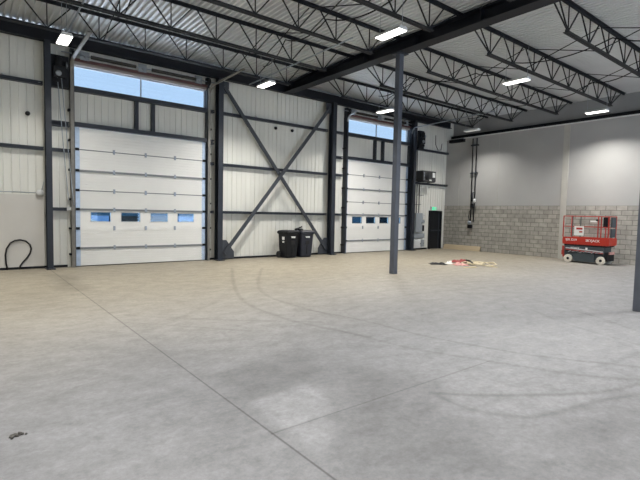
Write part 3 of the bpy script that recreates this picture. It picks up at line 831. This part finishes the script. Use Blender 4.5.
# platform
pf = lp_(MB().box(-.02, .78, -.86, .86, .76, .82).box(-.03, -.02+.0, -.86, .86, .80, 1.06).box(.78, .79, -.86, .86, .8, 1.06).box(-.03, .79, .86, .87, .8, 1.0).box(-.03, .79, -.89, -.86, .78, 1.06), 'platform', 'red', .004)
lp_(MB().box(0, .76, -.8, .8, .70, .76), 'platform_frame', 'blackmetal')
def rr(a, b, w=.035, nm='rail', mm='redr'): lp_(MB().bar(a, b, w, w), nm, mm)
for x in (-.01, .77):
    rr((x, -.84, 1.93), (x, .86, 1.93)); rr((x, -.84, 1.5), (x, .86, 1.5), .028)
    for y in (.86, .5, -.47, -.58, -.84): rr((x, y, 1.06 if y != .5 else .95), (x, y, 1.93), .035 if y != .5 else .028, 'post', 'redr' if y != .5 else 'liftgrey')
for y in (.86, -.84):
    rr((-.01, y, 1.93), (.77, y, 1.93)); rr((-.01, y, 1.5), (.77, y, 1.5), .028)
# mesh infill behind and platform load sign
m = MB()
for q in range(10): m.bar((.76, -.4+q*.09, 1.1), (.76, -.4+q*.09, 1.9), .006, .006)
for q in range(9): m.bar((.76, -.42, 1.12+q*.09), (.76, .46, 1.12+q*.09), .006, .006)
lp_(m, 'wire_mesh', 'meshgrey')
lp_(MB().box(-.03, -.02, .05, .42, 1.14, 1.52), 'notice_board', 'white')
lp_(MB().box(-.036, -.03, .1, .34, 1.38, 1.46).box(-.036, -.03, .1, .22, 1.26, 1.32), 'notice_print', 'redr')
cb = lp_(MB().box(-.06, .16, -.8, -.66, 1.52, 1.9), 'control_box', 'blackmetal', .01)
lp_(MB().box(.1, .5, -.93, -.87, 1.1, 1.45).box(.1, .5, -.93, -.87, 1.5, 1.9), 'document_box', 'liftgrey', .01)
lp_(MB().box(-.04, -.02, -.42, -.18, 1.70, 1.76), 'handle', 'white')
lp_(MB().lathe((-.05, -.44, 1.78), (-1,0,0), [(0,.04),(.03,.04)], 12), 'joystick', 'black')
RT = (math.pi/2, 0, -math.pi/2)
text('SJIII 3219', .12, M['white'], pf, (-.034, .52, .95), RT, ext=.001)
text('SKYJACK', .13, M['white'], pf, (-.034, -.30, .94), RT, ext=.001)
text('SKYJACK', .085, M['white'], t, (-.009, .36, .61), RT, ext=.001)
lp_(MB().box(-.009, -.005, -.12, -.04, .57, .65), 'warning_decal', 'white')

# ---------------------------------------------------------------- bins
def bin_(x, y, rz, label, mm):
    t = empty('wheeled_bin', (x, y, 0), label, 'trash cart', 'black wheeled bins', rz=rz)
    def ring(w, d, z, yo=0, c=.06):
        pts = []
        for sx, sy, a0 in ((1,1,0),(-1,1,90),(-1,-1,180),(1,-1,270)):
            for k in range(4):
                an = math.radians(a0+k*30); pts.append((sx*(w/2-c)+c*math.cos(an), yo+sy*(d/2-c)+c*math.sin(an), z))
        return pts
    def loft(rs, name, mat_, sm=False):
        mb = MB(); n = len(rs[0]); vs = [p for r in rs for p in r]; fs = []
        for i in range(len(rs)-1):
            for k in range(n): fs.append((i*n+k, i*n+(k+1) % n, (i+1)*n+(k+1) % n, (i+1)*n+k))
        fs.append(tuple(reversed(range(n)))); fs.append(tuple((len(rs)-1)*n+k for k in range(n)))
        mb.add(vs, fs); return mb.build(name, M[mat_], t)
    loft([ring(.46,.46,.02,.02), ring(.48,.5,.10,.01), ring(.56,.60,.95), ring(.60,.66,.98), ring(.60,.66,1.03)], 'bin_body', mm)
    loft([ring(.62,.68,1.035), ring(.63,.69,1.06), ring(.57,.62,1.10,-.01), ring(.42,.45,1.12)], 'lid', mm)
    MB().cyl((-.25,.38,1.02),(.25,.38,1.02),.02,10).box(-.25,-.21,.31,.39,.98,1.06).box(.21,.25,.31,.39,.98,1.06).build('handle', M['black'], t)
    for s in (-1, 1):
        w = MB().lathe((s*.28-.03, .23, .13), (1,0,0), [(0,.09),(.0,.13),(.06,.13),(.062,.09)], 22).build('wheel', M['rubber'], t)
    MB().box(-.08,.08,-.295,-.26,.55,.7).build('grab_recess', M['rubber'], t)
    MB().box(-.015, .0, -.285, -.24, .15, .55).build('rib', M['rubber'], t)
    t.scale = (1.08, 1.04, 1)
    text('WM', .10, M['white'], t, (0, -.305, .84), (math.pi/2-.06, 0, 0), 'lettering', .008)
    return t
bin1 = bin_(10.22, 15.14, math.radians(4), 'larger-looking black wheeled bin on the left, in front of the X bracing', 'black')
MB().box(-.30, -.277, -.12, .0, .74, .86).box(-.285, -.268, -.1, 0, .62, .68).build('white_sticker', M['white'], bin1)
bin2 = bin_(10.98, 15.14, math.radians(-4), 'dark navy wheeled bin on the right, partly behind the black one', 'navy')
o = MB().tube([(10.42,14.98,1.14),(10.5,14.96,1.17),(10.6,15.0,1.2),(10.68,15.04,1.18)], [.04,.05,.035,.02], 8).tube([(10.6,15.0,1.2),(10.75,15.0,1.25),(10.8,15.02,1.28)], [.03,.028,.02], 8).tube([(10.5,14.96,1.16),(10.65,14.93,1.15),(10.8,14.95,1.15)], [.03,.04,.02], 8).build('work_glove', M['black'])
tag(o, 'crumpled black glove lying on top of the bin lids', 'glove')

# ---------------------------------------------------------------- things on the floor
def crumple(x, y, w, d, h, name, mm, label, cat, seed, rz=0, pw=1.0):
    rs = random.Random(seed); n = 18; vs = []; fs = []
    ph = [rs.uniform(0, 6.28) for _ in range(8)]
    for j in range(n):
        for i in range(n):
            u, v = i/(n-1)*2-1, j/(n-1)*2-1
            e_ = 1+.18*math.sin(5*math.atan2(v, u)+ph[0])+.1*math.sin(9*math.atan2(v, u)+ph[1])
            ed = max(0, 1-max(abs(u), abs(v)))
            z = h*(min(1, ed*2.2))**pw*(.45+.3*math.sin(6*u+ph[2]+3*v)+.3*math.sin(8*v+ph[3]-4*u)+.15*math.sin(15*u*v+ph[4]))
            vs.append((u*w/2*e_, v*d/2*e_, max(.004, z)))
    for j in range(n-1):
        for i in range(n-1): fs.append((j*n+i, j*n+i+1, (j+1)*n+i+1, (j+1)*n+i))
    m = MB(); m.add(vs, fs, True)
    o = m.build(name, M[mm]); o.location = (x, y, 0); o.rotation_euler = (0,0,rz); tag(o, label, cat)
    s = o.modifiers.new('sol', 'SOLIDIFY'); s.thickness = .008; s.offset = 1
    return o
view = math.radians(-38)
px = lambda x, y: onfloor(x, y)
a = px(438.5, 264.3); crumple(a[0], a[1], .58, .4, .08, 'tarp_bundle', 'black', 'flat black bundle at the left end of the litter on the floor', 'bundle', 1, view)
a = px(449, 264); crumple(a[0], a[1], .24, .2, .12, 'rag', 'whitecloth', 'small white rag between the black bundle and red cloth', 'rag', 2, view)
a = px(461, 265.2); crumple(a[0], a[1], .5, .4, .09, 'cloth', 'pinkcloth', 'faded pink-red cloth lying on the floor beside the white rag', 'cloth', 3, view)
a = px(459, 262.4); crumple(a[0], a[1], .6, .3, .12, 'cloth', 'redcloth', 'dark red cloth just behind the pink-red cloth', 'cloth', 5, view)
rs = random.Random(8); c = px(476, 265); rp = []
rx, ry = r_.x, r_.y
for i in range(46):
    an = i*.83; rad = .40+.30*math.sin(i*.37)+rs.uniform(-.06, .06)
    lx, ly = rad*math.cos(an)*1.0+.25*math.sin(i*.05), rad*math.sin(an)*1.3
    rp.append((c[0]+(lx*.8+ly*.6)*.8, c[1]+(-lx*.6+ly*.8)*.8, .02+.05*abs(math.sin(i*.9))+.015*(i % 3)))
o = MB().tube(rp, .014, 6).build('rope_coil', M['rope']); tag(o, 'tangled heap of pale tan rope on the floor', 'rope')
for k, (p0, p1, l) in enumerate([((462,261),(480,264),'pale wooden strip at the back of the rope heap'), ((484,266),(497,267.5),'pale wooden strip pointing right from the rope heap'), ((464,268),(476,267.5),'pale wooden strip in front of the rope heap')]):
    A_, B_ = px(*p0), px(*p1)
    o = MB().bar((A_[0], A_[1], .012+.0*k), (B_[0], B_[1], .012), .06, .02).build('wood_strip', M['paleblock']); tag(o, l, 'wood strip', 'wood strips by the rope')
A_, B_ = px(466, 262.5), px(473, 266)
o = MB().tube([(A_[0],A_[1],.1),((A_[0]+B_[0])/2,(A_[1]+B_[1])/2,.13),(B_[0],B_[1],.09)], .03, 8).build('tool_handle', M['rubber']); tag(o, 'dark short handle lying across the rope heap', 'tool handle')
# lump of grit in the foreground
c = px(16, 436); rs = random.Random(3); m = MB()
t = empty('debris', (c[0], c[1], 0), 'small dark crumb of debris on the concrete in the left foreground', 'debris')
for k in range(34):
    x, y = rs.gauss(0, .03), rs.gauss(0, .014); s = rs.uniform(.005, .014)
    an = rs.uniform(0, 3); v = [(x+s*math.cos(an+q*1.57)*rs.uniform(.7,1.2), y+s*math.sin(an+q*1.57)*rs.uniform(.7,1.2), z) for z in (0, s*1.3) for q in range(4)]
    m.add(v, [(3,2,1,0),(4,5,6,7),(0,1,5,4),(1,2,6,5),(2,3,7,6),(3,0,4,7)])
m.build('grit', M['rubble'], t, 0); t.rotation_euler = (0,0,.15)
m = MB(); m.box(-.04,-.022,.0,.014,0,.01); m.build('pale_chip', M['white'], t)

# ---------------------------------------------------------------- outside
o = MB().box(-80, 160, 15.97, 200, -.15, -.05).box(-80, 160, -120, -7.2, -.15, -.05).build('ground', M['ground']); tag(o, 'pale paving outside seen through the door windows', 'ground', kind='structure')
t = empty('parked_trailer', (12.5, 41, 0), 'teal trailer parked outside, seen through the left door windows', 'trailer')
MB().box(-5.3, 5.2, 0, 2.5, 1.25, 2.9).build('trailer_body', M['teal'], t)
MB().box(-2.6, 2.0, .1, 2.3, .25, 1.25).build('side_skirt', M['tealdark'], t)
for x in (-4.4, 3.6, 4.6):
    MB().lathe((x, .1, .5-.05), (0,1,0), [(0,.2),(0,.5),(.3,.5),(.32,.2)], 20).build('wheel', M['rubber'], t)
o = MB().box(-10, 31, 60, 60.3, -.05, 3.2).build('backdrop_wall', M['bluewall']); tag(o, 'added pale blue-grey backdrop wall outside behind the teal trailer', 'wall')  # added backdrop, hides the sunlit ground and tones the door windows
t = empty('warehouse', (52, 50, 0), 'dark teal warehouse outside, seen through the right door windows', 'building')
MB().box(-20, 25, 0, 12, -.04, 5).build('wall', M['tealdark'], t)
MB().box(-20.3, 25.3, -.3, 12.3, 5, 5.2).build('roof', M['steel'], t)
MB().box(-8, -4, -.05, 0, 0, 3.5).build('shutter_door', M['teal'], t)

# ---------------------------------------------------------------- world and daylight
w = bpy.data.worlds.new('world'); sc.world = w; w.use_nodes = True; nt = w.node_tree
bg = nt.nodes['Background']
tc = nt.nodes.new('ShaderNodeTexCoord'); sp = nt.nodes.new('ShaderNodeSeparateXYZ'); cr = nt.nodes.new('ShaderNodeValToRGB')
nt.links.new(tc.outputs['Generated'], sp.inputs[0]); nt.links.new(sp.outputs['Z'], cr.inputs[0]); nt.links.new(cr.outputs[0], bg.inputs['Color'])
cr.color_ramp.elements[0].position = 0; cr.color_ramp.elements[0].color = lin('BEDDFA')
cr.color_ramp.elements[1].position = .9; cr.color_ramp.elements[1].color = lin('A0CCFA')
bg.inputs['Strength'].default_value = 1.05
sun = bpy.data.lights.new('sun', 'SUN'); so = bpy.data.objects.new('sun', sun); COL.objects.link(so)
sun.energy = 20; sun.angle = .02; sun.color = (1,.95,.88)
so.rotation_euler = Vector((.15, .45, -1)).to_track_quat('-Z', 'Y').to_euler()
so.location = (0, -30, 30)
# daylight through the two wide openings behind the viewer
for (x0, x1, z0, z1, e_) in ((3, 8, .3, 4.2, 60), (11, 19, .3, 4.6, 360)):
    ld = bpy.data.lights.new('daylight', 'AREA'); ld.shape = 'RECTANGLE'; ld.size = x1-x0; ld.size_y = z1-z0; ld.energy = e_; ld.color = lin('D5E4FF')[:3]
    lo = bpy.data.objects.new('daylight', ld); COL.objects.link(lo); lo.location = ((x0+x1)/2, -7.1, (z0+z1)/2)
    lo.rotation_euler = (math.radians(90), 0, 0)

sc.view_settings.view_transform = 'Standard'; sc.view_settings.look = 'None'; sc.view_settings.gamma = 1
sc.view_settings.exposure = 0; sc.view_settings.use_curve_mapping = False
